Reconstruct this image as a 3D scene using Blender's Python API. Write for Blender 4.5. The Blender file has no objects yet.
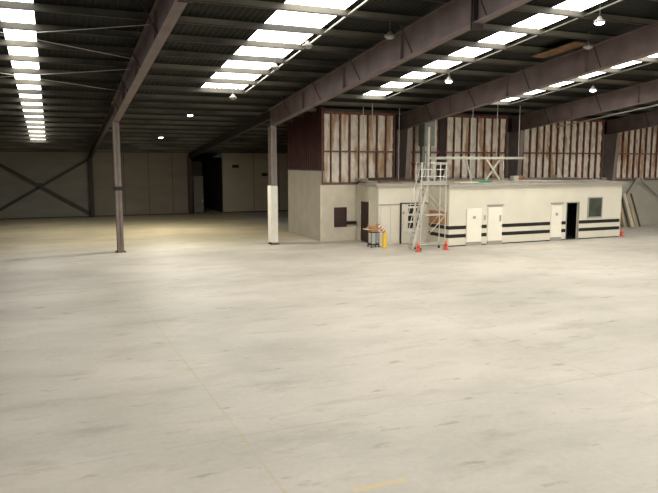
import bpy, math, random
from mathutils import Vector, Matrix
random.seed(7)
sc = bpy.context.scene
COL = sc.collection
PI = math.pi

# ------------------------------------------------------------------ materials
def mat(name, col, rough=0.7, metal=0.0, var=0.0, vscale=3.0, col2=None, bump=0.0, bscale=20.0, stretch=(1, 1, 1), spec=0.4, detail=4.0):
    m = bpy.data.materials.new(name); m.use_nodes = True
    nt = m.node_tree; b = nt.nodes['Principled BSDF']
    b.inputs['Base Color'].default_value = (*col, 1); b.inputs['Roughness'].default_value = rough
    b.inputs['Metallic'].default_value = metal; b.inputs['Specular IOR Level'].default_value = spec
    tc = nt.nodes.new('ShaderNodeTexCoord'); mp = nt.nodes.new('ShaderNodeMapping')
    mp.inputs['Scale'].default_value = stretch
    nt.links.new(tc.outputs['Object'], mp.inputs['Vector'])
    if var > 0 or col2:
        n = nt.nodes.new('ShaderNodeTexNoise'); n.inputs['Scale'].default_value = vscale; n.inputs['Detail'].default_value = detail
        nt.links.new(mp.outputs[0], n.inputs['Vector'])
        r = nt.nodes.new('ShaderNodeValToRGB')
        c2 = col2 if col2 else tuple(c * (1 - var) for c in col)
        r.color_ramp.elements[0].position = 0.35; r.color_ramp.elements[1].position = 0.65
        r.color_ramp.elements[0].color = (*c2, 1); r.color_ramp.elements[1].color = (*col, 1)
        nt.links.new(n.outputs['Fac'], r.inputs[0]); nt.links.new(r.outputs[0], b.inputs['Base Color'])
    if bump > 0:
        n2 = nt.nodes.new('ShaderNodeTexNoise'); n2.inputs['Scale'].default_value = bscale
        nt.links.new(mp.outputs[0], n2.inputs['Vector'])
        bp = nt.nodes.new('ShaderNodeBump'); bp.inputs['Strength'].default_value = bump; bp.inputs['Distance'].default_value = 0.02
        nt.links.new(n2.outputs['Fac'], bp.inputs['Height']); nt.links.new(bp.outputs[0], b.inputs['Normal'])
    return m

def emis(name, col, s):
    m = bpy.data.materials.new(name); m.use_nodes = True
    b = m.node_tree.nodes['Principled BSDF']
    b.inputs['Base Color'].default_value = (0.6, 0.6, 0.58, 1); b.inputs['Roughness'].default_value = 0.5
    b.inputs['Emission Color'].default_value = (*col, 1); b.inputs['Emission Strength'].default_value = s
    return m

M = {}
M['steel'] = mat('painted_purple_brown_steel', (0.15, 0.108, 0.10), 0.55, 0, 0.3, 1.5)
M['colp'] = mat('painted_grey_brown_steel', (0.25, 0.205, 0.18), 0.55, 0, 0.2, 1.5)
M['steel_dark'] = mat('dark_brown_steel', (0.032, 0.021, 0.019), 0.6, 0, 0.3, 2)
M['galv'] = mat('galvanised_purlin', (0.13, 0.122, 0.09), 0.6, 0.0, 0.8, 0.3, stretch=(1, 2.5, 1))
M['sheet'] = mat('roof_lining_sheet', (0.018, 0.018, 0.014), 0.7, 0.0, 0.6, 0.35, stretch=(1, 2, 1), spec=0.15)
M['galvl'] = mat('light_galvanised', (0.40, 0.39, 0.34), 0.5, 0.3)
M['fix'] = mat('lamp_housing', (0.16, 0.155, 0.14), 0.5, 0.2)
M['sky'] = emis('translucent_roof_sheet', (1.0, 0.975, 0.93), 8.6)
M['lamp'] = emis('lamp_lens', (1.0, 0.97, 0.88), 22)
M['lampoff'] = mat('lamp_lens_unlit', (0.25, 0.24, 0.21), 0.3)
M['alu'] = mat('aluminium', (0.62, 0.60, 0.55), 0.35, 0.5)
M['alud'] = mat('dull_aluminium', (0.42, 0.41, 0.37), 0.45, 0.4)
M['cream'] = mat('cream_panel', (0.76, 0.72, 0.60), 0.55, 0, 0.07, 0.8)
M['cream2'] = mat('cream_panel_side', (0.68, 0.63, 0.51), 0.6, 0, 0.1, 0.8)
M['creamw'] = mat('cream_wall_weathered', (0.68, 0.62, 0.50), 0.7, 0, 0.14, 1.2)
M['door'] = mat('pale_yellow_door', (0.90, 0.86, 0.74), 0.45, 0, 0.04, 1)
M['white'] = mat('white_paint', (0.78, 0.75, 0.66), 0.5, 0, 0.1, 2)
M['black'] = mat('black_trim', (0.012, 0.010, 0.009), 0.5)
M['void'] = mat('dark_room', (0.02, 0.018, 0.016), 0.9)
M['brown'] = mat('dark_brown_paint', (0.045, 0.022, 0.018), 0.5)
M['glass'] = mat('grey_glass', (0.075, 0.085, 0.065), 0.12, 0, 0.3, 2)
M['panelg'] = mat('far_wall_grey', (0.19, 0.18, 0.15), 0.85, 0, 0.18, 0.5, stretch=(1, 1, 4))
M['panelb'] = mat('far_wall_olive', (0.20, 0.175, 0.135), 0.85, 0, 0.15, 0.5, stretch=(1, 1, 3))
M['panelc'] = mat('far_wall_tan', (0.45, 0.39, 0.30), 0.8, 0, 0.12, 0.6)
M['conc'] = mat('precast_concrete', (0.33, 0.30, 0.245), 0.85, 0, 0.12, 1.2)
M['lower'] = mat('grey_lower_wall', (0.40, 0.38, 0.32), 0.8, 0, 0.12, 0.7)
M['maroon'] = mat('maroon_cladding', (0.055, 0.014, 0.012), 0.55, 0, 0.4, 2)
M['stud'] = mat('reddish_stud', (0.19, 0.07, 0.05), 0.65, 0, 0.45, 1.5, stretch=(3, 3, 1))
M['girt'] = mat('brown_girt', (0.19, 0.09, 0.07), 0.65, 0, 0.3, 2)
M['roofo'] = mat('office_roof', (0.46, 0.41, 0.33), 0.8, 0, 0.45, 3)
M['wood'] = mat('pale_timber', (0.50, 0.38, 0.22), 0.7, 0, 0.3, 6, stretch=(1, 1, 0.1))
M['woodw'] = mat('whitewashed_timber', (0.62, 0.56, 0.45), 0.7, 0, 0.2, 6)
M['woodd'] = mat('dark_timber', (0.07, 0.05, 0.035), 0.7, 0, 0.3, 6)
M['rust'] = mat('orange_brown_patch', (0.17, 0.085, 0.035), 0.8, 0, 0.6, 3)
M['orange'] = mat('cone_orange', (0.80, 0.14, 0.09), 0.5)
M['yellow'] = mat('safety_yellow', (0.90, 0.58, 0.02), 0.45)
M['card'] = mat('brown_cardboard', (0.48, 0.25, 0.11), 0.8, 0, 0.2, 6)
M['red'] = mat('red_paint', (0.6, 0.05, 0.04), 0.5)
M['green'] = mat('green_plastic', (0.03, 0.33, 0.16), 0.5)
M['bluegrey'] = mat('blue_grey_plastic', (0.34, 0.37, 0.39), 0.5)
M['duct'] = mat('duct_metal', (0.20, 0.21, 0.18), 0.45, 0.3, 0.3, 2)
M['frame'] = mat('grey_green_frame', (0.52, 0.51, 0.43), 0.6, 0, 0.15, 3)
M['pipe'] = mat('thin_conduit', (0.5, 0.49, 0.45), 0.5, 0.3)

# insulation quilt: pale foil-faced blanket, blotched and tan in places
def insul():
    m = mat('insulation_blanket', (0.46, 0.43, 0.34), 0.5, 0.0, bump=0.6, bscale=7)
    nt = m.node_tree; b = nt.nodes['Principled BSDF']
    tc = nt.nodes.new('ShaderNodeTexCoord')
    def noise(s, st, det=4):
        mp = nt.nodes.new('ShaderNodeMapping'); mp.inputs['Scale'].default_value = st
        n = nt.nodes.new('ShaderNodeTexNoise'); n.inputs['Scale'].default_value = s; n.inputs['Detail'].default_value = det
        nt.links.new(tc.outputs['Object'], mp.inputs[0]); nt.links.new(mp.outputs[0], n.inputs['Vector']); return n
    n1 = noise(0.9, (2, 1, 0.35)); n2 = noise(3.5, (1, 1, 0.5), 6)
    r1 = nt.nodes.new('ShaderNodeValToRGB'); e = r1.color_ramp.elements
    e[0].position = 0.38; e[0].color = (0.44, 0.29, 0.17, 1); e[1].position = 0.50; e[1].color = (0.78, 0.72, 0.61, 1)
    k = e.new(0.75); k.color = (0.64, 0.64, 0.55, 1)
    r2 = nt.nodes.new('ShaderNodeValToRGB'); e = r2.color_ramp.elements
    e[0].position = 0.3; e[0].color = (0.72, 0.69, 0.65, 1); e[1].position = 0.55; e[1].color = (1, 1, 1, 1)
    mx = nt.nodes.new('ShaderNodeMixRGB'); mx.blend_type = 'MULTIPLY'; mx.inputs[0].default_value = 1
    nt.links.new(n1.outputs['Fac'], r1.inputs[0]); nt.links.new(n2.outputs['Fac'], r2.inputs[0])
    nt.links.new(r1.outputs[0], mx.inputs[1]); nt.links.new(r2.outputs[0], mx.inputs[2]); nt.links.new(mx.outputs[0], b.inputs['Base Color'])
    return m
M['insul'] = insul()

def floor_mat():
    m = bpy.data.materials.new('worn_concrete_floor'); m.use_nodes = True
    nt = m.node_tree; N = nt.nodes; L = nt.links; b = N['Principled BSDF']
    tc = N.new('ShaderNodeTexCoord')
    def noise(scale, st=(1, 1, 1), det=5, rough=0.55, rot=0, loc=(0, 0, 0)):
        mp = N.new('ShaderNodeMapping'); mp.inputs['Scale'].default_value = st; mp.inputs['Rotation'].default_value = (0, 0, rot); mp.inputs['Location'].default_value = loc
        n = N.new('ShaderNodeTexNoise'); n.inputs['Scale'].default_value = scale; n.inputs['Detail'].default_value = det; n.inputs['Roughness'].default_value = rough
        L.new(tc.outputs['Object'], mp.inputs[0]); L.new(mp.outputs[0], n.inputs['Vector']); return n.outputs['Fac']
    def ramp(fac, p0, c0, p1, c1):
        r = N.new('ShaderNodeValToRGB'); e = r.color_ramp.elements
        e[0].position = p0; e[0].color = (*c0, 1); e[1].position = p1; e[1].color = (*c1, 1)
        L.new(fac, r.inputs[0]); return r.outputs[0]
    def mul(a, c, f=1.0):
        x = N.new('ShaderNodeMixRGB'); x.blend_type = 'MULTIPLY'; x.inputs[0].default_value = f
        L.new(a, x.inputs[1]); L.new(c, x.inputs[2]); return x.outputs[0]
    base = ramp(noise(0.16, (1, 1.3, 1)), 0.32, (0.42, 0.392, 0.33), 0.66, (0.58, 0.53, 0.455))
    base = mul(base, ramp(noise(0.55, (0.6, 1.1, 1), 7, 0.62, 0.25), 0.36, (0.88, 0.88, 0.865), 0.56, (1, 1, 1)))
    base = mul(base, ramp(noise(1.3, (0.35, 1.1, 1), 6, 0.65, 0.35), 0.33, (0.84, 0.83, 0.80), 0.45, (1, 1, 1)))
    base = mul(base, ramp(noise(2.4, (0.45, 1.1, 1), 5, 0.6, 0.1, (7, 3, 0)), 0.30, (0.72, 0.70, 0.65), 0.38, (1, 1, 1)))
    base = mul(base, ramp(noise(9.0, (1, 1, 1), 4), 0.35, (0.95, 0.95, 0.94), 0.6, (1, 1, 1)))
    sx = N.new('ShaderNodeSeparateXYZ'); L.new(tc.outputs['Object'], sx.inputs[0])
    def math_(op, a, bb=None, c=None):
        n = N.new('ShaderNodeMath'); n.operation = op
        for i, v in enumerate((a, bb, c)):
            if v is None: continue
            if isinstance(v, (int, float)): n.inputs[i].default_value = v
            else: L.new(v, n.inputs[i])
        return n.outputs[0]
    wob = math_('MULTIPLY', math_('SUBTRACT', noise(1.2), 0.5), 0.05)
    def line(axis, pos, w):
        v = math_('ADD', sx.outputs[axis], wob)
        d = math_('ABSOLUTE', math_('SUBTRACT', v, pos))
        return math_('LESS_THAN', d, w)
    def mixc(f, a, col):
        x = N.new('ShaderNodeMixRGB'); L.new(f, x.inputs[0]); L.new(a, x.inputs[1]); x.inputs[2].default_value = (*col, 1); return x.outputs[0]
    # olive yellow tint beyond the first column row
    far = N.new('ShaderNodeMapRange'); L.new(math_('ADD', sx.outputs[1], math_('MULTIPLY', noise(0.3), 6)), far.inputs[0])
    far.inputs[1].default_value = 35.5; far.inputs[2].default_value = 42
    far_tint = math_('MULTIPLY', far.outputs[0], math_('MULTIPLY', math_('LESS_THAN', sx.outputs[0], 15.2), 0.75))
    x = N.new('ShaderNodeMixRGB'); x.blend_type = 'MULTIPLY'; L.new(far_tint, x.inputs[0]); L.new(base, x.inputs[1]); x.inputs[2].default_value = (0.93, 0.84, 0.56, 1)
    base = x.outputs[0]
    brk = math_('MULTIPLY', math_('GREATER_THAN', noise(1.1, (1, 1, 1), 3), 0.46), 0.26)
    j = math_('MAXIMUM', math_('MAXIMUM', line(1, 9.45, 0.018), line(1, 26.4, 0.02)), math_('MAXIMUM', line(0, 10.95, 0.02), line(0, 19.05, 0.02)))
    base = mixc(math_('MULTIPLY', j, brk), base, (0.25, 0.21, 0.15))
    skew = math_('ADD', math_('ADD', sx.outputs[0], math_('MULTIPLY', sx.outputs[1], 0.0217)), wob)
    yl = math_('LESS_THAN', math_('ABSOLUTE', math_('SUBTRACT', skew, 3.485)), 0.03)
    yl = math_('MULTIPLY', yl, math_('MULTIPLY', math_('LESS_THAN', sx.outputs[1], 22), 0.38))
    yl = math_('MULTIPLY', yl, ramp(noise(2.0), 0.3, (0.45,) * 3, 0.6, (1,) * 3))
    base = mixc(yl, base, (0.42, 0.32, 0.15))
    ym = math_('MULTIPLY', line(1, 7.13, 0.05), math_('MULTIPLY', math_('LESS_THAN', math_('ABSOLUTE', math_('SUBTRACT', sx.outputs[0], 4.6)), 0.4), 0.5))
    base = mixc(ym, base, (0.62, 0.46, 0.16))
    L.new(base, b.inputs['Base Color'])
    rr = N.new('ShaderNodeMapRange'); L.new(noise(0.5), rr.inputs[0]); rr.inputs[3].default_value = 0.42; rr.inputs[4].default_value = 0.68
    L.new(rr.outputs[0], b.inputs['Roughness']); b.inputs['Specular IOR Level'].default_value = 0.4
    return m
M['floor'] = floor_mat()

# ------------------------------------------------------------------ mesh helpers
class MB:
    def __init__(s): s.v = []; s.f = []
    def add(s, vs, fs):
        o = len(s.v); s.v += [tuple(v) for v in vs]; s.f += [tuple(i + o for i in f) for f in fs]; return s
    def box(s, x0, x1, y0, y1, z0, z1):
        return s.add([(x, y, z) for x in (x0, x1) for y in (y0, y1) for z in (z0, z1)],
                     [(0, 1, 3, 2), (4, 6, 7, 5), (0, 4, 5, 1), (2, 3, 7, 6), (0, 2, 6, 4), (1, 5, 7, 3)])
    def hexa(s, pts):   # pts: 4 bottom then 4 top
        return s.add(pts, [(3, 2, 1, 0), (4, 5, 6, 7), (0, 1, 5, 4), (1, 2, 6, 5), (2, 3, 7, 6), (3, 0, 4, 7)])
    def bar(s, p, q, w, h, up=(0, 0, 1)):
        p = Vector(p); q = Vector(q); d = (q - p).normalized(); u = Vector(up)
        if abs(d.dot(u)) > 0.99: u = Vector((0, 1, 0))
        a = d.cross(u).normalized() * (w / 2); b = a.cross(d).normalized() * (h / 2)
        return s.hexa([p - a - b, p + a - b, q + a - b, q - a - b, p - a + b, p + a + b, q + a + b, q - a + b])
    def tube(s, p, q, r, n=8, r2=None):
        p = Vector(p); q = Vector(q); r2 = r if r2 is None else r2; d = (q - p).normalized()
        u = Vector((0, 0, 1)) if abs(d.z) < 0.9 else Vector((1, 0, 0))
        a = d.cross(u).normalized(); b = d.cross(a)
        vs = [p + (a * math.cos(2 * PI * i / n) + b * math.sin(2 * PI * i / n)) * r for i in range(n)] + \
             [q + (a * math.cos(2 * PI * i / n) + b * math.sin(2 * PI * i / n)) * r2 for i in range(n)]
        fs = [(i, (i + 1) % n, n + (i + 1) % n, n + i) for i in range(n)] + [tuple(range(n - 1, -1, -1)), tuple(range(n, 2 * n))]
        return s.add(vs, fs)
    def lathe(s, c, prof, n=24):
        c = Vector(c); k = len(prof)
        vs = [c + Vector((r * math.cos(2 * PI * i / n), r * math.sin(2 * PI * i / n), z)) for r, z in prof for i in range(n)]
        fs = [(j * n + i, j * n + (i + 1) % n, (j + 1) * n + (i + 1) % n, (j + 1) * n + i) for j in range(k - 1) for i in range(n)]
        fs += [tuple(range(n - 1, -1, -1)), tuple(range((k - 1) * n, k * n))]
        return s.add(vs, fs)
    def build(s, name, m, parent=None, bevel=0.0, smooth=False):
        off = Vector((0, 0, 0)); p = parent
        while p is not None: off += p.location; p = p.parent
        me = bpy.data.meshes.new(name); me.from_pydata([tuple(Vector(v) - off) for v in s.v], [], s.f); me.validate()
        import bmesh
        bm = bmesh.new(); bm.from_mesh(me); bmesh.ops.recalc_face_normals(bm, faces=bm.faces)
        if bevel > 0: bmesh.ops.bevel(bm, geom=bm.edges[:], offset=bevel, segments=2, affect='EDGES', clamp_overlap=True)
        bm.to_mesh(me); bm.free()
        if smooth:
            for pl in me.polygons: pl.use_smooth = True
        me.materials.append(M[m]); o = bpy.data.objects.new(name, me); COL.objects.link(o)
        if parent: o.parent = parent
        return o

def box(name, m, parent, *a, bevel=0): return MB().box(*a).build(name, m, parent, bevel)
def tag(o, label=None, cat=None, group=None, kind=None):
    if label: o['label'] = label
    if cat: o['category'] = cat
    if group: o['group'] = group
    if kind: o['kind'] = kind
    return o
def thing(name, loc, label, cat, group=None):
    o = bpy.data.objects.new(name, None); COL.objects.link(o); o.location = loc; o.empty_display_size = 0.2
    return tag(o, label, cat, group)
def struct(name, loc=(0, 0, 0), label=None):
    o = bpy.data.objects.new(name, None); COL.objects.link(o); o.location = loc; o['kind'] = 'structure'
    if label: o['label'] = label
    return o
def S(o, label=None):
    o['kind'] = 'structure'
    if label: o['label'] = label
    return o
def copy_tree(o, parent=None):
    c = o.copy(); COL.objects.link(c)
    if parent: c.parent = parent
    for ch in list(o.children): copy_tree(ch, c)
    return c

# ------------------------------------------------------------------ setting
YC = 33.5                         # main column row
YF = 57.0                         # far wall
RIDGE = -2.0
def roof(y):                      # underside of sheeting
    if y < RIDGE: return roof(RIDGE) - 0.104 * (RIDGE - y)
    return 7.55 - 0.104 * (y - YC) if y <= YC else 7.55 - 0.092 * (y - YC)
XL, XR, YN = -13, 49, -14
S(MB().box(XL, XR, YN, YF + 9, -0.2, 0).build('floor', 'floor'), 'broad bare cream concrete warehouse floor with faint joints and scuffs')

FX = [3.68, 11.74, 19.8, 27.86, 35.92]
strips = [(-0.52, 0.42, 50.4), (7.24, 9.22, 30.2), (15.55, 16.75, 30.2), (22.95, 24.75, 30.2), (31.55, 33.0, 30.2), (39.6, 41.1, 30.2)]
ceil = struct('ceiling', (0, 0, 0), 'dark warehouse roof lining with purlins and bright translucent strips')

def corr(x0, x1, ys, dz=0.0, pitch=0.2, amp=0.018, thick=0.02):
    mb = MB(); xs = []; x = x0; k = 0
    pat = [(0, 0), (0.35, 0), (0.5, 1), (0.85, 1)]
    while x < x1 - 1e-6:
        for t, h in pat:
            xx = x + t * pitch
            if xx < x1: xs.append((xx, h * amp))
        x += pitch
    xs.append((x1, 0)); n = len(xs); vs = []
    for y in ys:
        for xx, h in xs: vs.append((xx, y, roof(y) + dz + h))
    fs = [(j * n + i, j * n + i + 1, (j + 1) * n + i + 1, (j + 1) * n + i) for j in range(len(ys) - 1) for i in range(n - 1)]
    mb.add(vs, fs); return mb
edges = [XL] + [v for s_ in strips for v in s_[:2]] + [XR]
for i in range(0, len(edges), 2):
    corr(edges[i], edges[i + 1], [YN, RIDGE, YC, YF + 9]).build('roof_sheet', 'sheet', ceil)
for a, b, e in strips:
    ys = [e, YC, YF + 9] if e < YC else [e, YF + 9]
    corr(a, b, ys).build('roof_sheet', 'sheet', ceil)
    ys = [YN, RIDGE, e] if e < YC else [YN, RIDGE, YC, e]
    corr(a, b, ys).build('skylight', 'sky', ceil)
# purlins: Z sections running across every bay
pys = []
y = 18.5 - 1.95 * 15
while y < YF - 0.3: pys.append(y); y += 1.95
for y in pys:
    if y < YN + 0.2: continue
    z = roof(y) - 0.005
    mb = MB().box(XL, XR, y - 0.006, y + 0.006, z - 0.19, z).box(XL, XR, y, y + 0.075, z - 0.012, z)
    pu = mb.build('purlin', 'galv', ceil)
    MB().box(XL, XR, y - 0.075, y + 0.006, z - 0.22, z - 0.19).build('bottom_flange', 'steel_dark', pu)
# bridging rods between purlins beside each strip
for a, b, e in strips:
    for xx in (b + 0.12,):
        mb = MB()
        for i in range(len(pys) - 1):
            y0, y1 = pys[i], pys[i + 1]
            if y0 < 4 or y1 > min(e + 2, 31): continue
            mb.bar((xx, y0 + 0.01, roof(y0) - 0.14), (xx, y1 - 0.01, roof(y1) - 0.14), 0.045, 0.04)
        if a > 0: mb.build('purlin_bridging', 'galvl' if a < 10 else 'galv', ceil)
# diagonal roof tie rods in the left bay
for p, q in [((-4.2, 24.5), (3.6, 20.4)), ((-4.2, 20.4), (3.6, 24.5)), ((-4.2, 30), (3.6, 26)), ((-4.2, 26), (3.6, 30)), ((-4.2, 17), (3.6, 13.3))]:
    MB().tube((p[0], p[1], roof(p[1]) - 0.36), (q[0], q[1], roof(q[1]) - 0.36), 0.014, 6).build('tie_rod', 'galvl', ceil)
# orange-brown stained sheet between two purlins
MB().bar((18.95, 18.75, roof(18.75) - 0.25), (18.75, 20.9, roof(20.9) - 0.25), 0.75, 0.03).build('stained_sheet', 'rust', ceil)

# outer walls
def wallp(name, m, x0, x1, y0, y1, z1, label=None):
    return S(MB().box(x0, x1, y0, y1, 0, z1).build(name, m), label)
def gable(name, m, x0, x1, y0, y1, ys):   # wall along Y whose top follows the roof
    mb = MB()
    for a, b in zip(ys[:-1], ys[1:]):
        mb.hexa([(x0, a, 0), (x1, a, 0), (x1, b, 0), (x0, b, 0), (x0, a, roof(a) - 0.02), (x1, a, roof(a) - 0.02), (x1, b, roof(b) - 0.02), (x0, b, roof(b) - 0.02)])
    return S(mb.build(name, m))
gable('wall_left', 'panelg', XL - 0.2, XL, 0, 0, [YN, RIDGE, YC, YF + 9])
gable('wall_right', 'lower', XR, XR + 0.2, 0, 0, [YN, RIDGE, YC, YF + 9])
wallp('wall_near', 'panelc', XL, XR, YN - 0.2, YN, roof(YN) - 0.02)
zf = roof(YF) - 0.03
wallp('wall_far', 'panelg', XL, 3.83, YF + 0.05, YF + 0.25, zf, 'dark grey far wall panels behind the cross bracing')
wallp('wall_far_middle', 'panelb', 3.83, 11.9, YF - 0.05, YF + 0.25, zf, 'olive brown far wall panels between two steel columns')
wallp('wall_far_right', 'panelc', 14.75, 24.0, YF - 0.05, YF + 0.25, zf, 'lighter tan panel wall at the far right of the rear bay')
# dark passage between them
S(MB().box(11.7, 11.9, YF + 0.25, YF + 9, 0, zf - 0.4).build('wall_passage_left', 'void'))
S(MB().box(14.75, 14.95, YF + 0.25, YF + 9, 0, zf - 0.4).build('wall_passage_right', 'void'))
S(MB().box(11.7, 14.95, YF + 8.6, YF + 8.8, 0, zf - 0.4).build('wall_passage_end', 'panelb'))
d = struct('door_1', (12.3, YF + 0.5, 0), 'grey door leaf in the dark passage of the far wall')
box('door_leaf', 'panelg', d, 12.25, 13.1, YF + 0.5, YF + 0.56, 0.05, 3.3)
box('door_handle', 'alu', d, 12.95, 13.01, YF + 0.44, YF + 0.5, 1.0, 1.2)
# panel joints on the far walls
for nm, x0, x1, m in (('trim_1', XL, 3.83, 'steel_dark'), ('trim_2', 3.83, 11.9, 'steel_dark'), ('trim_3', 14.75, 24, 'steel_dark')):
    S(box(nm, m, None, x0, x1, YF - 0.12, YF - 0.05, 0, 0.08))
for i, x in enumerate((6.3, 8.3, 10.3, 17.6, 20.0)):
    S(box('trim_%d' % (4 + i), 'steel_dark', None, x, x + 0.03, YF - 0.075, YF - 0.05, 0.1, zf - 0.1))

# side wall: precast lower, maroon cladding above; closes back at Y=38.4
sw = struct('wall_side', (14.6, YC, 0), 'grey precast side wall with maroon cladding above')
box('precast_panel', 'conc', sw, 14.6, 14.8, YC, 39.1, 0, 4.07)
mb = MB()
k = 0; yy = YC + 0.02
while yy < 39.1:
    mb.box(14.56 if k % 2 else 14.6, 14.78, yy, min(yy + 0.15, 39.1), 4.07, roof(yy + 0.15) - 0.02); yy += 0.15; k += 1
mb.build('upper_cladding', 'maroon', sw)
box('capping', 'steel_dark', sw, 14.54, 14.8, YC, 39.1, 4.0, 4.09)
box('return_panel', 'panelc', sw, 14.8, 24.0, 38.9, 39.1, 0, roof(39.0) - 0.05)

# stud wall in the column row
st = struct('wall_stud', (14.6, YC, 3.2), 'insulated stud wall above the offices')
Z0 = 3.2
box('cream_panel', 'creamw', st, 14.58, 19.0, YC - 0.03, YC + 0.15, 0, Z0)
box('lower_panel', 'lower', st, 19.0, XR, YC + 0.05, YC + 0.2, 0, 3.45)
rnd = random.Random(3)
bays = [(14.62, 19.25), (20.0, 27.3), (28.06, 35.36), (36.12, 43.8), (44.2, XR)]
sp = 0.545
for bi, (a, b) in enumerate(bays):
    n = round((b - a) / sp); w = (b - a) / n
    ztop = 7.20 if bi else 7.17
    for i in range(n + 1):
        x = a + i * w
        tw = rnd.choice((0.05, 0.06, 0.085)) if 0 < i < n else 0.08
        x = min(max(x, a + tw / 2), b - tw / 2)
        box('stud', 'stud', st, x - tw / 2, x + tw / 2, YC - 0.02, YC + 0.12, Z0 + 0.1, ztop)
    nx, nz = n * 6, 34; vs = []
    ph = [rnd.uniform(0, 6.3) for _ in range(n * 2 + 2)]
    for j in range(nz + 1):
        for i in range(nx + 1):
            x = a + (b - a) * i / nx; t = (i % 6) / 6; cell = min(i // 6, n - 1); z = Z0 + 0.1 + (ztop - Z0 - 0.12) * j / nz
            bul = 0.075 * math.sin(PI * t) ** 0.8 * (0.6 + 0.4 * math.sin(z * 2.1 + ph[cell])) + 0.03 * math.sin(z * 9 + ph[cell] * 3 + x * 11) + rnd.uniform(-0.018, 0.018)
            vs.append((x, YC + 0.13 - bul, z))
    fs = [(j * (nx + 1) + i, j * (nx + 1) + i + 1, (j + 1) * (nx + 1) + i + 1, (j + 1) * (nx + 1) + i) for j in range(nz) for i in range(nx)]
    MB().add(vs, fs).build('insulation_blanket', 'insul', st, smooth=True)
    for zg in ((5.07,) if bi != 1 else (5.07, 4.42)):
        box('girt', 'girt', st, a, b if zg > 5 else a + 1.6, YC - 0.08, YC - 0.02, zg - 0.045, zg + 0.045)
    box('header', 'stud', st, a, b, YC - 0.07, YC + 0.14, ztop, ztop + 0.12)
    box('sill', 'girt', st, a, b, YC - 0.07, YC + 0.14, Z0 + 0.02, Z0 + 0.14)
box('dark_post', 'steel_dark', st, 22.25, 22.65, YC - 0.1, YC - 0.03, 3.35, 7.2)
box('backing_sheet', 'void', st, 14.95, XR, YC + 0.6, YC + 0.65, 3.45, roof(YC) - 0.3)
# window in the cream panel
w = struct('window_1', (15.75, YC, 0.8), 'small dark brown window in the cream wall left of the office block')
mb = MB()
for (x0, x1, z0, z1) in ((15.36, 16.14, 0.80, 0.88), (15.36, 16.14, 1.84, 1.92), (15.36, 15.44, 0.88, 1.84), (16.06, 16.14, 0.88, 1.84), (15.44, 16.06, 1.33, 1.38)):
    mb.box(x0, x1, YC - 0.08, YC - 0.03, z0, z1)
mb.build('window_frame', 'brown', w)
box('pane', 'brown', w, 15.44, 16.06, YC - 0.05, YC - 0.035, 0.88, 1.84)
box('wall_box', 'black', None, 16.15, 16.72, YC - 0.15, YC - 0.031, 0.93, 1.11)
tag(bpy.data.objects['wall_box'], 'short black box on the cream wall beside the brown window', 'wall box')

# ------------------------------------------------------------------ portal frames
def rbeam(mb, X, y0, y1, d0, d1, fw=0.30, top=0.23):
    # welded I rafter following the roof: web + two flanges
    za, zb = roof(y0) - top, roof(y1) - top
    def slab(xa, xb, za0, za1, zb0, zb1):
        mb.hexa([(xa, y0, za0), (xb, y0, za0), (xb, y1, zb0), (xa, y1, zb0), (xa, y0, za1), (xb, y0, za1), (xb, y1, zb1), (xa, y1, zb1)])
    slab(X - 0.012, X + 0.012, za - d0, za, zb - d1, zb)
    slab(X - fw / 2, X + fw / 2, za - 0.03, za, zb - 0.03, zb)
    slab(X - fw / 2, X + fw / 2, za - d0, za - d0 + 0.03, zb - d1, zb - d1 + 0.03)
flab = ['brown steel frame crossing the roof, its slim column furthest left with a dark band',
        'brown steel frame whose column has a white painted lower half, left of the office block',
        'brown steel frame meeting the stud wall directly behind the white access tower',
        'brown steel frame meeting the stud wall above the office doors, middle of the wall',
        'brown steel frame meeting the stud wall near the right end of the office block']
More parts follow.
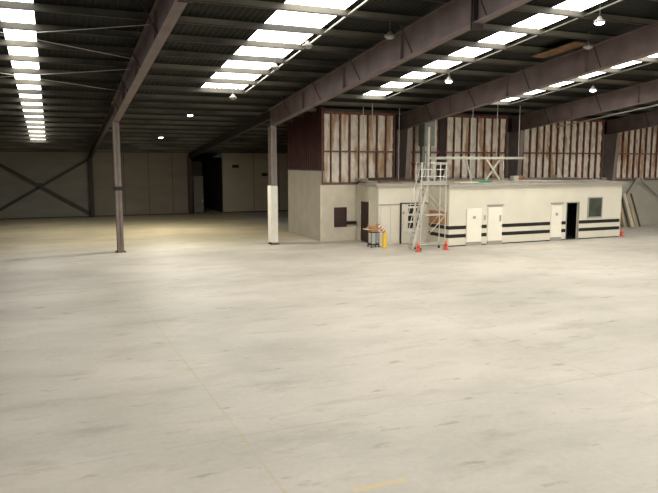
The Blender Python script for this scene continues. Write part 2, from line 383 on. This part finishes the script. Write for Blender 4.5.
for fi, X in enumerate(FX):
    f = thing('portal_frame', (X, YC, 0), flab[fi], 'steel frame', 'steel portal frames')
    mb = MB(); ctop = roof(YC) - 0.23 - 0.92
    fw, dp = 0.30, 0.52
    yb0, yt0 = (YC - dp / 2, YC - dp / 2) if fi < 2 else (YC - 0.30, YC - 0.80)
    yk = YC + dp / 2 if fi < 2 else YC + 0.52
    def colslab(xa, xb, b0, b1, t0, t1):
        mb.hexa([(xa, b0, 0.02), (xb, b0, 0.02), (xb, b1, 0.02), (xa, b1, 0.02), (xa, t0, ctop), (xb, t0, ctop), (xb, t1, ctop), (xa, t1, ctop)])
    colslab(X - fw / 2, X + fw / 2, yb0, yb0 + 0.025, yt0, yt0 + 0.025)
    colslab(X - fw / 2, X + fw / 2, yk - 0.025, yk, yk - 0.025, yk)
    colslab(X - 0.012, X + 0.012, yb0, yk, yt0, yk)
    mb.build('column', 'colp', f)
    box('base_plate', 'steel_dark', f, X - 0.24, X + 0.24, YC - 0.35, YC + 0.35, 0.0, 0.025)
    mb = MB()
    rbeam(mb, X, RIDGE, 15.2, 1.15, 0.98); rbeam(mb, X, 15.2, YC + 0.3, 0.98, 0.94)
    mb.build('rafter', 'steel', f)
    mb = MB()
    for yq in (15.15, 15.25):
        zt = roof(yq) - 0.24
        mb.box(X - 0.17, X + 0.17, yq - 0.02, yq + 0.02, zt - 1.12, zt)
    mb.build('splice_plate', 'steel_dark', f)
    for k in range(9):
        yb = pys[7 + 2 * k] if 7 + 2 * k < len(pys) else 99
        if yb > YC - 1: break
        zb = roof(yb) - 0.26 - 0.9
        for s_ in (-1, 1):
            MB().bar((X + s_ * 0.13, yb, zb), (X + s_ * 0.62, yb, roof(yb) - 0.24), 0.035, 0.035).build('fly_brace', 'steel_dark', f)
    for yq in (19.3, 24.0, 28.6):
        mb = MB(); zt = roof(yq) - 0.29
        mb.box(X - 0.13, X + 0.13, yq - 0.006, yq + 0.006, zt - 0.90, zt - 0.01); mb.build('stiffener', 'steel', f)
    if fi < 2:
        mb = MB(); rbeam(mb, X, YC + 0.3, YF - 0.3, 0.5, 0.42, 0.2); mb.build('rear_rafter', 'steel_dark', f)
        mb = MB(); zt = roof(YF) - 0.3
        yf = YF - 0.35; mb.box(X - 0.15, X + 0.15, yf - 0.2, yf - 0.175, 0, zt).box(X - 0.15, X + 0.15, yf + 0.175, yf + 0.2, 0, zt).box(X - 0.012, X + 0.012, yf - 0.2, yf + 0.2, 0, zt)
        mb.build('rear_column', 'maroon' if fi else 'steel_dark', f)
    if fi == 0:
        box('column_band', 'black', f, X - 0.20, X + 0.20, YC - 0.30, YC + 0.30, 3.08, 3.27)
    if fi == 1:
        g = box('column_guard', 'white', f, X - 0.21, X + 0.17, YC - 0.31, YC + 0.29, 0.12, 3.2, bevel=0.01)
        g['label'] = 'white painted lower casing'

# X bracing on the far wall, left bay
cb = thing('cross_brace', (-0.4, YF - 0.2, 0), 'dark steel X bracing against the grey far wall on the left', 'bracing')
MB().bar((-4.4, YF - 0.22, 4.62 + 0.55), (3.46, YF - 0.22, 0.35), 0.10, 0.22).build('brace_arm', 'steel_dark', cb)
MB().bar((-4.4, YF - 0.10, -0.3 + 0.35), (3.46, YF - 0.10, 4.7), 0.10, 0.22).build('brace_arm', 'steel_dark', cb)
box('gusset', 'steel_dark', cb, -0.42, -0.02, YF - 0.3, YF - 0.28, 2.45, 2.85)
cv = thing('chevron_brace', (39.3, YC - 0.2, 0), 'grey chevron bracing on the lower grey wall, far right', 'bracing')
MB().bar((36.3, YC - 0.15, 0.4), (38.55, YC - 0.15, 3.35), 0.08, 0.16).build('brace_arm', 'alud', cv)
MB().bar((38.85, YC - 0.15, 3.35), (43.2, YC - 0.15, 0.5), 0.08, 0.16).build('brace_arm', 'alud', cv)
box('gusset', 'alud', cv, 38.4, 39.0, YC - 0.13, YC - 0.1, 3.05, 3.4)

# small dark fittings on far wall
for x, z, w_, lab in ((15.9, 4.15, 0.55, 'small dark fitting high on the tan far wall, left one beside the passage'), (18.6, 3.40, 0.5, 'small dark fitting on the tan far wall, right one nearer the column')):
    o = box('wall_fitting', 'black', None, x - w_ / 2, x + w_ / 2, YF - 0.3, YF - 0.051, z - 0.13, z + 0.13); tag(o, lab, 'wall fitting', 'fittings on the tan far wall')

# ------------------------------------------------------------------ office block
OF = 28.7; OR = 30.8
off = thing('office_block', (26, 30, 0), 'long low cream office block with black stripes and white doors inside the warehouse', 'office block')
H1 = 3.22
# front wall with doorway opening X 28.02..28.90
mb = MB(); mb.box(19.93, 27.93, OF, OF + 0.12, 0, H1).box(28.80, 32.12, OF, OF + 0.12, 0, H1).box(27.93, 28.80, OF, OF + 0.12, 2.14, H1)
mb.build('front_wall', 'cream', off)
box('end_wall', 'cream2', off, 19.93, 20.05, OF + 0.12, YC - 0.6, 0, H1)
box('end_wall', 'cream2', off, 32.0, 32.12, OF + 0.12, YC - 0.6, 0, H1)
box('recessed_wall', 'cream', off, 16.75, 19.93, OR, OR + 0.12, 0, H1)
# gable side wall with door opening
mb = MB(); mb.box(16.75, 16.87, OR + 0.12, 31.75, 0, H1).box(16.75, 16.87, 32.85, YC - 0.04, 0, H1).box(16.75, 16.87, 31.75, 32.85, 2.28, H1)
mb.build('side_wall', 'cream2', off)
sd = box('door', 'brown', off, 16.765, 16.80, 31.75, 32.85, 0.05, 2.28); sd['label'] = 'dark brown door in the side wall'
MB().tube((16.77, 31.88, 1.05), (16.70, 31.88, 1.05), 0.025).build('door_handle', 'alu', sd)
mb = MB()
for zz in (0.3, 1.25): mb.box(16.752, 16.765, 31.9, 32.7, zz, zz + 0.75)
mb.build('door_panel', 'brown', sd)
box('door_frame', 'cream2', off, 16.70, 16.75, 31.68, 31.76, 0, 2.36)
box('door_frame', 'cream2', off, 16.70, 16.75, 32.84, 32.92, 0, 2.36)
box('corner_trim', 'alud', off, 16.71, 16.80, OR - 0.03, OR + 0.02, 0, H1)
# interior behind the open doorway
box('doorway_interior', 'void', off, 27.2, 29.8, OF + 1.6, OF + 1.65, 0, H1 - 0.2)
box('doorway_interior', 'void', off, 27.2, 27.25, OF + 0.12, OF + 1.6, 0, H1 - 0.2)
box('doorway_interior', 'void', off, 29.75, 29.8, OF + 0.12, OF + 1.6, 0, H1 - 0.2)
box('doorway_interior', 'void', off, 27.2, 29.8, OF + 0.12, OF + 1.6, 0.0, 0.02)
mb = MB().box(27.88, 27.93, OF - 0.03, OF + 0.02, 0, 2.2).box(28.80, 28.86, OF - 0.03, OF + 0.02, 0, 2.2).box(27.93, 28.80, OF - 0.03, OF + 0.02, 2.14, 2.2)
mb.build('doorway_frame', 'alud', off)
# roof slab with fascia
mb = MB()
def rslab(x0, x1, y0, z0, y1, z1, t):
    mb.hexa([(x0, y0, z0), (x1, y0, z0), (x1, y1, z1), (x0, y1, z1), (x0, y0, z0 + t), (x1, y0, z0 + t), (x1, y1, z1 + t), (x0, y1, z1 + t)])
rslab(19.8, 32.3, OF - 0.12, H1, YC - 0.6, 3.44, 0.07)
rslab(16.65, 19.5, OR - 0.12, H1 + 0.03, YC - 0.09, 3.48, 0.07); mb.box(19.5, 19.8, OR - 0.12, YC - 0.75, 3.24, 3.31)
mb.build('roof', 'roofo', off)
box('fascia', 'alud', off, 19.78, 32.32, OF - 0.16, OF - 0.12, H1 - 0.06, H1 + 0.07)
box('fascia', 'alud', off, 16.63, 19.78, OR - 0.16, OR - 0.12, H1 - 0.04, H1 + 0.09)
box('fascia', 'alud', off, 16.61, 16.65, OR - 0.12, YC - 0.6, H1 - 0.02, H1 + 0.12)
# horizontal joint and light panels of the recessed wall
mb = MB(); mb.box(16.80, 19.93, OR - 0.03, OR, 2.14, 2.22)
mb.build('trim_rail', 'alud', off)
for x0, x1 in ((16.95, 17.53), (17.55, 18.10)):
    box('panel', 'cream', off, x0, x1, OR - 0.025, OR - 0.001, 0.1, 2.12)
rd = box('door', 'cream', off, 18.2, 19.75, OR - 0.10, OR - 0.01, 0.06, 2.2, bevel=0.01); rd['label'] = 'cream double door with a dark glazed panel'
box('door_gap', 'black', rd, 18.13, 18.2, OR - 0.09, OR - 0.01, 0.02, 2.24)
box('door_head', 'steel_dark', rd, 18.13, 19.8, OR - 0.11, OR - 0.005, 2.2, 2.26)
mb = MB().tube((18.3, OR - 0.13, 1.72), (18.3, OR - 0.10, 1.72), 0.08, 16); mb.build('door_notice', 'alud', rd)
for r in range(3):
    for c in range(2):
        x = 18.6 + c * 0.42; z = 0.86 + r * 0.40
        box('pane', 'black', rd, x, x + 0.32, OR - 0.12, OR - 0.10, z, z + 0.30)
box('vent', 'black', rd, 18.6, 19.4, OR - 0.12, OR - 0.10, 2.07, 2.15)
# stripes (interrupted by doors)
segs = [(19.90, 21.01), (22.02, 22.36), (23.38, 26.74), (27.57, 27.88), (28.86, 32.05)]
for a, b in segs:
    for z0, z1 in ((0.91, 1.10), (0.46, 0.65)):
        box('stripe', 'black', off, a, b, OF - 0.012, OF - 0.001, z0, z1)
    box('plinth', 'black', off, a, b, OF - 0.02, OF - 0.001, 0, 0.055)
for z0, z1 in ((0.91, 1.10), (0.46, 0.65)):
    box('stripe', 'black', off, 19.918, 19.929, OF, OR - 0.12, z0, z1)
# doors
for di, (a, b, zt) in enumerate(((21.02, 21.98, 2.0), (22.40, 23.34, 2.06), (26.78, 27.53, 2.06))):
    dd = box('door', 'door', off, a, b, OF - 0.07, OF - 0.001, 0.20, zt, bevel=0.008)
    dd['label'] = 'pale yellow white door'
    box('door_sill', 'alud', dd, a, b, OF - 0.10, OF - 0.001, 0.0, 0.18)
    MB().tube((b - 0.08, OF - 0.12, 1.02), (b - 0.08, OF - 0.07, 1.02), 0.03).build('door_handle', 'alu', dd)
    if di: box('door_lintel', 'alud', dd, a - 0.04, b + 0.05, OF - 0.11, OF - 0.001, zt + 0.06, zt + 0.13)
    box('door_notice', 'alud', dd, (a + b) / 2 - 0.1, (a + b) / 2 + 0.08, OF - 0.078, OF - 0.07, 1.45, 1.60) if di != 1 else box('door_notice', 'alud', dd, b - 0.2, b - 0.08, OF - 0.078, OF - 0.07, 1.25, 1.6)
box('wall_notice', 'alud', off, 22.15, 22.28, OF - 0.01, OF - 0.001, 1.35, 1.62)
# window
wf = MB()
for (x0, x1, z0, z1) in ((29.48, 30.60, 1.22, 1.29), (29.48, 30.60, 2.38, 2.45), (29.48, 29.55, 1.29, 2.38), (30.53, 30.60, 1.29, 2.38)):
    wf.box(x0, x1, OF - 0.05, OF - 0.001, z0, z1)
wo = wf.build('window', 'alud', off); box('pane', 'glass', wo, 29.55, 30.53, OF - 0.03, OF - 0.002, 1.29, 2.38)

# ---- things lying on the office roof
def rz(x, y):
    if x > 19.8: return H1 + 0.07 + (3.44 - H1) * (y - (OF - 0.12)) / (YC - 0.6 - OF + 0.12)
    return H1 + 0.10 + (3.44 - H1 - 0.03) * (y - (OR - 0.12)) / (YC - 0.6 - OR + 0.12)
def slope_bar(x0, y0, x1, y1, w, h):
    return MB().bar((x0, y0, rz(x0, y0) + h / 2 + 0.004), (x1, y1, rz(x1, y1) + h / 2 + 0.004), w, h)
for nm, m, a, lab, cat in (
    ('timber_plank', 'wood', (20.6, 30.2, 24.6, 30.6, 0.22, 0.06), 'long timber plank lying on the office roof behind the green item', 'plank'),
    ('timber_plank', 'woodw', (25.4, 30.4, 28.6, 29.9, 0.2, 0.06), 'pale plank lying near the middle of the office roof', 'plank'),
    ('timber_plank', 'woodd', (28.2, 31.2, 31.8, 30.9, 0.25, 0.05), 'dark plank lying toward the right end of the office roof', 'plank'),
    ('timber_plank', 'girt', (17.0, 31.2, 19.5, 31.9, 0.18, 0.09), 'reddish plank lying on the lower left office roof', 'plank'),
    ('timber_plank', 'woodd', (17.0, 32.3, 19.4, 32.6, 0.2, 0.14), 'dark plank lying against the stud wall, left end of roof', 'plank'),
    ('roof_panel', 'white', (21.0, 29.6, 22.3, 29.7, 0.5, 0.05), 'flat white panel on the office roof left of the green item', 'panel')):
    o = slope_bar(*a).build(nm, m); tag(o, lab, cat)
g = slope_bar(22.4, 30.0, 23.5, 30.1, 0.4, 0.07).build('crate_lid', 'green'); tag(g, 'flat green plastic lid lying on the office roof', 'lid')
for (x, y, w_, h, m, lab) in ((25.7, 30.7, 0.35, 0.28, 'frame', 'small grey box on the office roof near the truss foot'), (27.0, 31.8, 0.4, 0.2, 'card', 'small brown carton on the office roof by the wall'), (30.4, 32.3, 0.4, 0.18, 'woodw', 'small pale carton on the office roof, right end')):
    o = MB().box(x, x + w_, y, y + w_, rz(x, y) + 0.03, rz(x, y) + h).build('carton', m, bevel=0.01); tag(o, lab, 'box')

# steel truss frame on the roof
tf = thing('truss_frame', (20, 31, rz(20, 31)), 'grey horizontal beam on legs standing on the office roof', 'steel frame')
MB().bar((20.0, 31, 4.70), (26.6, 31, 4.72), 0.16, 0.14).build('beam', 'frame', tf)
MB().bar((19.98, 31, rz(20, 31)), (19.98, 31, 6.4), 0.14, 0.14).build('post', 'frame', tf)
MB().bar((20.2, 31.0, 4.35), (21.2, 31.0, 4.38), 0.08, 0.06).build('lower_rail', 'frame', tf)
for x0, x1 in ((21.3, 21.0), (22.5, 22.9), (25.1, 25.1)):
    MB().bar((x0, 31, 4.64), (x1, 31, rz(x1, 31)), 0.07, 0.07).build('leg', 'frame', tf)
for x0, x1 in ((23.9, 24.9), (24.9, 23.9)):
    MB().bar((x0, 30.97 if x0 < x1 else 31.03, 4.64), (x1, 30.97 if x0 < x1 else 31.03, rz(x1, 31)), 0.05, 0.12).build('cross_leg', 'frame', tf)
# hanging duct
du = thing('air_duct', (20.9, 32.6, 4.9), 'grey green metal duct hanging in front of the stud wall beside a column', 'duct')
box('duct_box', 'duct', du, 20.55, 21.25, 32.35, 33.0, 5.4, 6.85, bevel=0.02)
box('duct_riser', 'duct', du, 20.5, 20.8, 32.5, 32.8, 6.85, roof(32.6) - 0.27, bevel=0.01)
box('duct_drop', 'duct', du, 20.5, 20.72, 32.5, 32.75, rz(20.6, 32.75) + 0.01, 5.4, bevel=0.01)
# hanging cables
for (x, y, zb, lab) in ((16.6, 32.3, 6.2, 'thin cable hanging from the roof before the leftmost studs'), (17.0, 32.0, 6.3, 'second thin cable hanging from roof before the leftmost studs'),
                        (18.8, 32.2, rz(18.8, 32.2), 'long thin pale cable hanging from roof onto the lower office roof'), (24.6, 31.0, 4.79, 'thin cable hanging above the beam of the truss frame'),
                        (26.2, 31.0, 4.79, 'thin cable hanging above the right end of the truss beam'), (22.9, 31.0, 4.79, 'thin cable hanging above the green lid and truss beam')):
    o = MB().tube((x, y, zb), (x, y, roof(y) - 0.02), 0.022 if x < 18 else 0.018, 6).build('hanging_cable', 'pipe'); tag(o, lab, 'cable', 'cables hanging from the roof')

cp = thing('roof_conduit', (31.2, 29, roof(29) - 0.8), 'long pale pipe running beside the rightmost roof strip, over the office end', 'pipe')
MB().tube((31.2, 23.0, roof(23.0) - 0.8), (31.2, 33.3, roof(33.3) - 0.8), 0.035).build('pipe_run', 'pipe', cp)
for yy in (24.35, 28.25, 32.15): MB().tube((31.2, yy, roof(yy) - 0.8), (31.2, yy, roof(yy) - 0.2), 0.008, 6).build('hanger', 'fix', cp)

# ------------------------------------------------------------------ access tower
at = thing('access_tower', (18.3, 28, 0), 'white aluminium mobile access tower with ladder and guard rails before the office', 'access platform')
X0, X1, Y0, Y1, PZ = 17.75, 19.2, 27.95, 28.5, 3.38
for x in (X0, X1):
    for y in (Y0, Y1):
        lg = MB().tube((x, y, 0.14), (x, y, PZ + 1.08), 0.026).build('post', 'alu', at)
        MB().tube((x - 0.025, y, 0.075), (x + 0.025, y, 0.075), 0.075, 14).build('castor', 'black', lg)
        MB().tube((x, y, 0.10), (x, y, 0.3), 0.035).build('castor_stem', 'alud', lg)
box('platform', 'alu', at, X0 - 0.08, X1 + 0.08, Y0 - 0.03, Y1 + 0.03, PZ - 0.06, PZ, bevel=0.01)
box('toe_board', 'alud', at, X0, X1, Y0 - 0.045, Y0 - 0.03, PZ, PZ + 0.14)
box('mid_shelf', 'alu', at, X0 + 0.25, X1 + 0.05, Y0, Y1, 1.76, 1.82, bevel=0.008)
for z in (PZ + 0.36, PZ + 0.72, PZ + 1.05):
    for y in (Y0, Y1): MB().tube((X0, y, z), (X1, y, z), 0.02).build('guard_rail', 'alu', at)
    MB().tube((X1, Y0, z), (X1, Y1, z), 0.02).build('guard_rail', 'alu', at)
for y in (Y0, Y1):
    for x in (X0 + 0.375, X0 + 0.75, X0 + 1.125): MB().tube((x, y, PZ), (x, y, PZ + 1.05), 0.015).build('rail_upright', 'alu', at)
for y in (Y0, Y1):
    MB().tube((X0, y, 0.3), (X1, y, 0.3), 0.024).build('base_rail', 'alu', at)
    MB().tube((X0, y, 0.35), (X1, y, 1.75), 0.016).build('diagonal_brace', 'alu', at)
    MB().tube((X1, y, 1.85), (X0, y, 3.3), 0.016).build('diagonal_brace', 'alu', at)
for x in (X0, X1):
    for z in (0.3, 1.0, 1.75, 2.5): MB().tube((x, Y0, z), (x, Y1, z), 0.018).build('end_rail', 'alu', at)
# inclined stair on the left
la, lb = Vector((17.35, 0, 0.06)), Vector((18.2, 0, PZ))
lad = MB().bar((la.x, Y0 + 0.1, la.z), (lb.x, Y0 + 0.1, lb.z), 0.035, 0.13).bar((la.x, Y1 - 0.1, la.z), (lb.x, Y1 - 0.1, lb.z), 0.035, 0.13).build('ladder', 'alu', at)
for i in range(1, 12):
    t = i / 12; x = la.x + (lb.x - la.x) * t; z = la.z + (lb.z - la.z) * t
    box('tread', 'alud', lad, x - 0.09, x + 0.09, Y0 + 0.12, Y1 - 0.12, z - 0.015, z + 0.015)
for y in (Y0 + 0.06, Y1 - 0.06):
    MB().tube((la.x - 0.28, y, 1.0), (lb.x - 0.22, y, PZ + 0.95), 0.018).build('handrail', 'alu', lad)
    MB().tube((la.x - 0.28, y, 1.0), (la.x + 0.14, y, 0.7), 0.015).build('handrail', 'alu', lad)
box('notice_board', 'card', off, 19.89, 19.929, 28.9, 30.6, 1.15, 1.85)

# ------------------------------------------------------------------ cones
def cone(x, y, lab):
    c = thing('traffic_cone', (x, y, 0), lab, 'traffic cone', 'orange traffic cones')
    MB().box(x - 0.14, x + 0.14, y - 0.14, y + 0.14, 0, 0.03).build('cone_base', 'orange', c, bevel=0.008)
    MB().lathe((x, y, 0.025), [(0.115, 0), (0.08, 0.16), (0.05, 0.34), (0.025, 0.47), (0.012, 0.48)], 20).build('cone_body', 'orange', c, smooth=True)
    MB().lathe((x, y, 0.025), [(0.082, 0.165), (0.062, 0.27)], 20).build('cone_collar', 'red', c, smooth=True)
    return c
cone(17.45, 27.65, 'orange traffic cone at the ladder foot, left side of the access tower')
cone(19.12, 27.7, 'orange traffic cone at the right front corner of the access tower')
cone(32.4, 28.8, 'orange traffic cone at the right end of the office block')

# ------------------------------------------------------------------ trolley and yellow stand
tr = thing('trolley', (16.2, 30.2, 0), 'small dark trolley with pale panel by the brown side door', 'trolley')
for x in (15.98, 16.42):
    for y in (29.95, 30.35):
        lg = MB().tube((x, y, 0.1), (x, y, 0.82), 0.02).build('leg', 'black', tr)
        MB().tube((x - 0.02, y, 0.05), (x + 0.02, y, 0.05), 0.05, 12).build('castor', 'black', lg)
box('shelf', 'black', tr, 15.95, 16.45, 29.93, 30.37, 0.12, 0.20)
box('top', 'black', tr, 15.95, 16.45, 29.93, 30.37, 0.78, 0.82)
box('side_panel', 'bluegrey', tr, 15.98, 16.20, 29.92, 29.94, 0.2, 0.78)
MB().tube((15.95, 30.0, 0.95), (15.65, 30.0, 0.98), 0.018).tube((15.95, 30.3, 0.95), (15.65, 30.3, 0.98), 0.018).tube((15.65, 30.0, 0.98), (15.65, 30.3, 0.98), 0.018).build('push_handle', 'white', tr)
bx = thing('carton', (16.2, 30.15, 0.82), 'open brown carton sitting on top of the dark trolley', 'carton')
MB().box(15.96, 16.40, 29.97, 30.33, 0.825, 1.12).build('carton_body', 'card', bx, bevel=0.01)
MB().bar((15.96, 30.15, 1.12), (15.82, 30.15, 1.0), 0.34, 0.012).bar((16.40, 30.15, 1.12), (16.5, 30.15, 1.22), 0.34, 0.012).build('flap', 'card', bx)
ys = thing('barrier_stand', (16.72, 29.9, 0), 'yellow post with a red and white striped head beside the trolley', 'barrier post')
MB().box(16.55, 16.90, 29.75, 30.05, 0, 0.04).build('base', 'yellow', ys, bevel=0.01)
MB().box(16.63, 16.81, 29.84, 29.96, 0.04, 0.84).build('post', 'yellow', ys, bevel=0.015)
hd = MB().tube((16.66, 29.80, 0.82), (16.36, 29.80, 1.14), 0.10, 14).build('tape_roll', 'white', ys)
for t in (0.15, 0.5, 0.85):
    c0 = Vector((16.66, 29.80, 0.82)); dv = Vector((-0.30, 0, 0.32))
    MB().tube(c0 + dv * (t - 0.07), c0 + dv * (t + 0.07), 0.104, 14).build('tape_stripe', 'red', hd)

# ------------------------------------------------------------------ leaning boards
labs = ['brown', 'pale tan', 'whitewashed', 'dark', 'light']
bds = [(37.0, 36.75, 'wood', 2.15, 0.24, 'tan board leaning on the grey wall, leftmost of the five boards'),
       (37.35, 37.0, 'woodd', 2.2, 0.10, 'dark narrow board leaning on the grey wall, second of the five boards from the left'),
       (37.7, 37.3, 'woodw', 2.35, 0.26, 'whitewashed board leaning on the grey wall, middle of the five boards'),
       (38.05, 37.6, 'wood', 2.25, 0.2, 'warm tan board leaning on the grey wall, second of the five boards from the right'),
       (38.4, 37.95, 'woodd', 2.3, 0.12, 'dark board leaning on the grey wall, rightmost of the five boards')]
for xb, xt, m, h, w_, lab in bds:
    o = MB().bar((xb, YC - 0.75, 0.02), (xt, YC - 0.22, h), w_, 0.04, up=(0, 1, 0)).build('leaning_board', m); tag(o, lab, 'board', 'boards leaning on the right wall')

# ------------------------------------------------------------------ high bay lights
def lamp(x, y, dz, on, lab):
    z = roof(y) - dz
    l = thing('high_bay_light', (x, y, z), lab, 'ceiling light', 'high bay lights')
    MB().lathe((x, y, z), [(0.17, -0.02), (0.18, 0.0), (0.17, 0.05), (0.09, 0.09), (0.06, 0.16), (0.03, 0.18)], 24).build('housing', 'fix', l, smooth=True)
    MB().lathe((x, y, z), [(0.03, -0.085), (0.10, -0.07), (0.14, -0.04), (0.15, -0.021)], 24).build('lens', 'lamp' if on else 'lampoff', l)
    if on:
        pd = bpy.data.lights.new('lamp_light', 'AREA'); pd.shape = 'DISK'; pd.size = 0.3; pd.energy = 150 if y < 30 else 520; pd.color = (1, 0.95, 0.82)
        po = bpy.data.objects.new('lamp_light', pd); COL.objects.link(po); po.parent = l; po.location = (0, 0, -0.09)
    MB().tube((x, y, z + 0.18), (x, y, roof(y) - 0.01), 0.008, 6).build('hanger', 'fix', l)
for a in ((16.85, 15.85, 0.55, True, 'lit round lamp nearest, high at upper right above the roof strip'),
          (25.14, 24.35, 0.55, True, 'lit round lamp between the right-hand steel beams over the office'),
          (16.8, 24.25, 0.55, True, 'lit round lamp beside the third roof strip above the access tower'),
          (7.5, 34.3, 0.55, True, 'small lit lamp beyond the end of the second roof strip'),
          (7.35, 43.3, 0.55, True, 'small lit lamp far back above the rear bay floor'),
          (11.05, 19.0, 0.55, False, 'unlit round lamp left of the big central beam'),
          (18.77, 18.25, 0.55, False, 'unlit round lamp beside the orange stained roof sheet'),
          (8.7, 23.8, 0.55, False, 'unlit lamp at the right edge of the second roof strip'),
          (8.9, 20.9, 0.5, False, 'unlit lamp nearer along the right edge of the second strip'),
          (8.57, 29.6, 0.55, False, 'unlit lamp just past the end of the second roof strip')):
    lamp(*a)

# ------------------------------------------------------------------ light
wd = bpy.data.worlds.new('World'); sc.world = wd; wd.use_nodes = True
wd.node_tree.nodes['Background'].inputs[0].default_value = (0.75, 0.82, 0.9, 1); wd.node_tree.nodes['Background'].inputs[1].default_value = 0.6
# unseen fill lights added behind the camera to brighten office front and floor
for i, (x, wth) in enumerate(((-2, 9), (12, 9), (27, 9))):
    ld = bpy.data.lights.new('front_fill', 'AREA'); ld.shape = 'RECTANGLE'; ld.size = wth; ld.size_y = 4.6; ld.energy = (250, 1000, 1350)[i]; ld.color = (1.0, 0.96, 0.88)
    lo = bpy.data.objects.new('front_fill', ld); COL.objects.link(lo); lo.location = (x, YN + 0.1, 2.5); lo.rotation_euler = (PI / 2, 0, 0)

# ------------------------------------------------------------------ camera
cam = bpy.data.cameras.new('camera'); co = bpy.data.objects.new('camera', cam); COL.objects.link(co)
cam.sensor_fit = 'HORIZONTAL'; cam.sensor_width = 36; cam.lens = 36 * 650 / 658; cam.clip_start = 0.05; cam.clip_end = 300
co.location = (0.63, -0.4, 4.4)
co.rotation_euler = (PI / 2 - math.atan(83 / 650), 0, -math.atan(279 / 655.3))
sc.camera = co
sc.view_settings.view_transform = 'Standard'; sc.view_settings.look = 'None'; sc.view_settings.gamma = 1; sc.view_settings.use_curve_mapping = False
sc.view_settings.exposure = 0.0
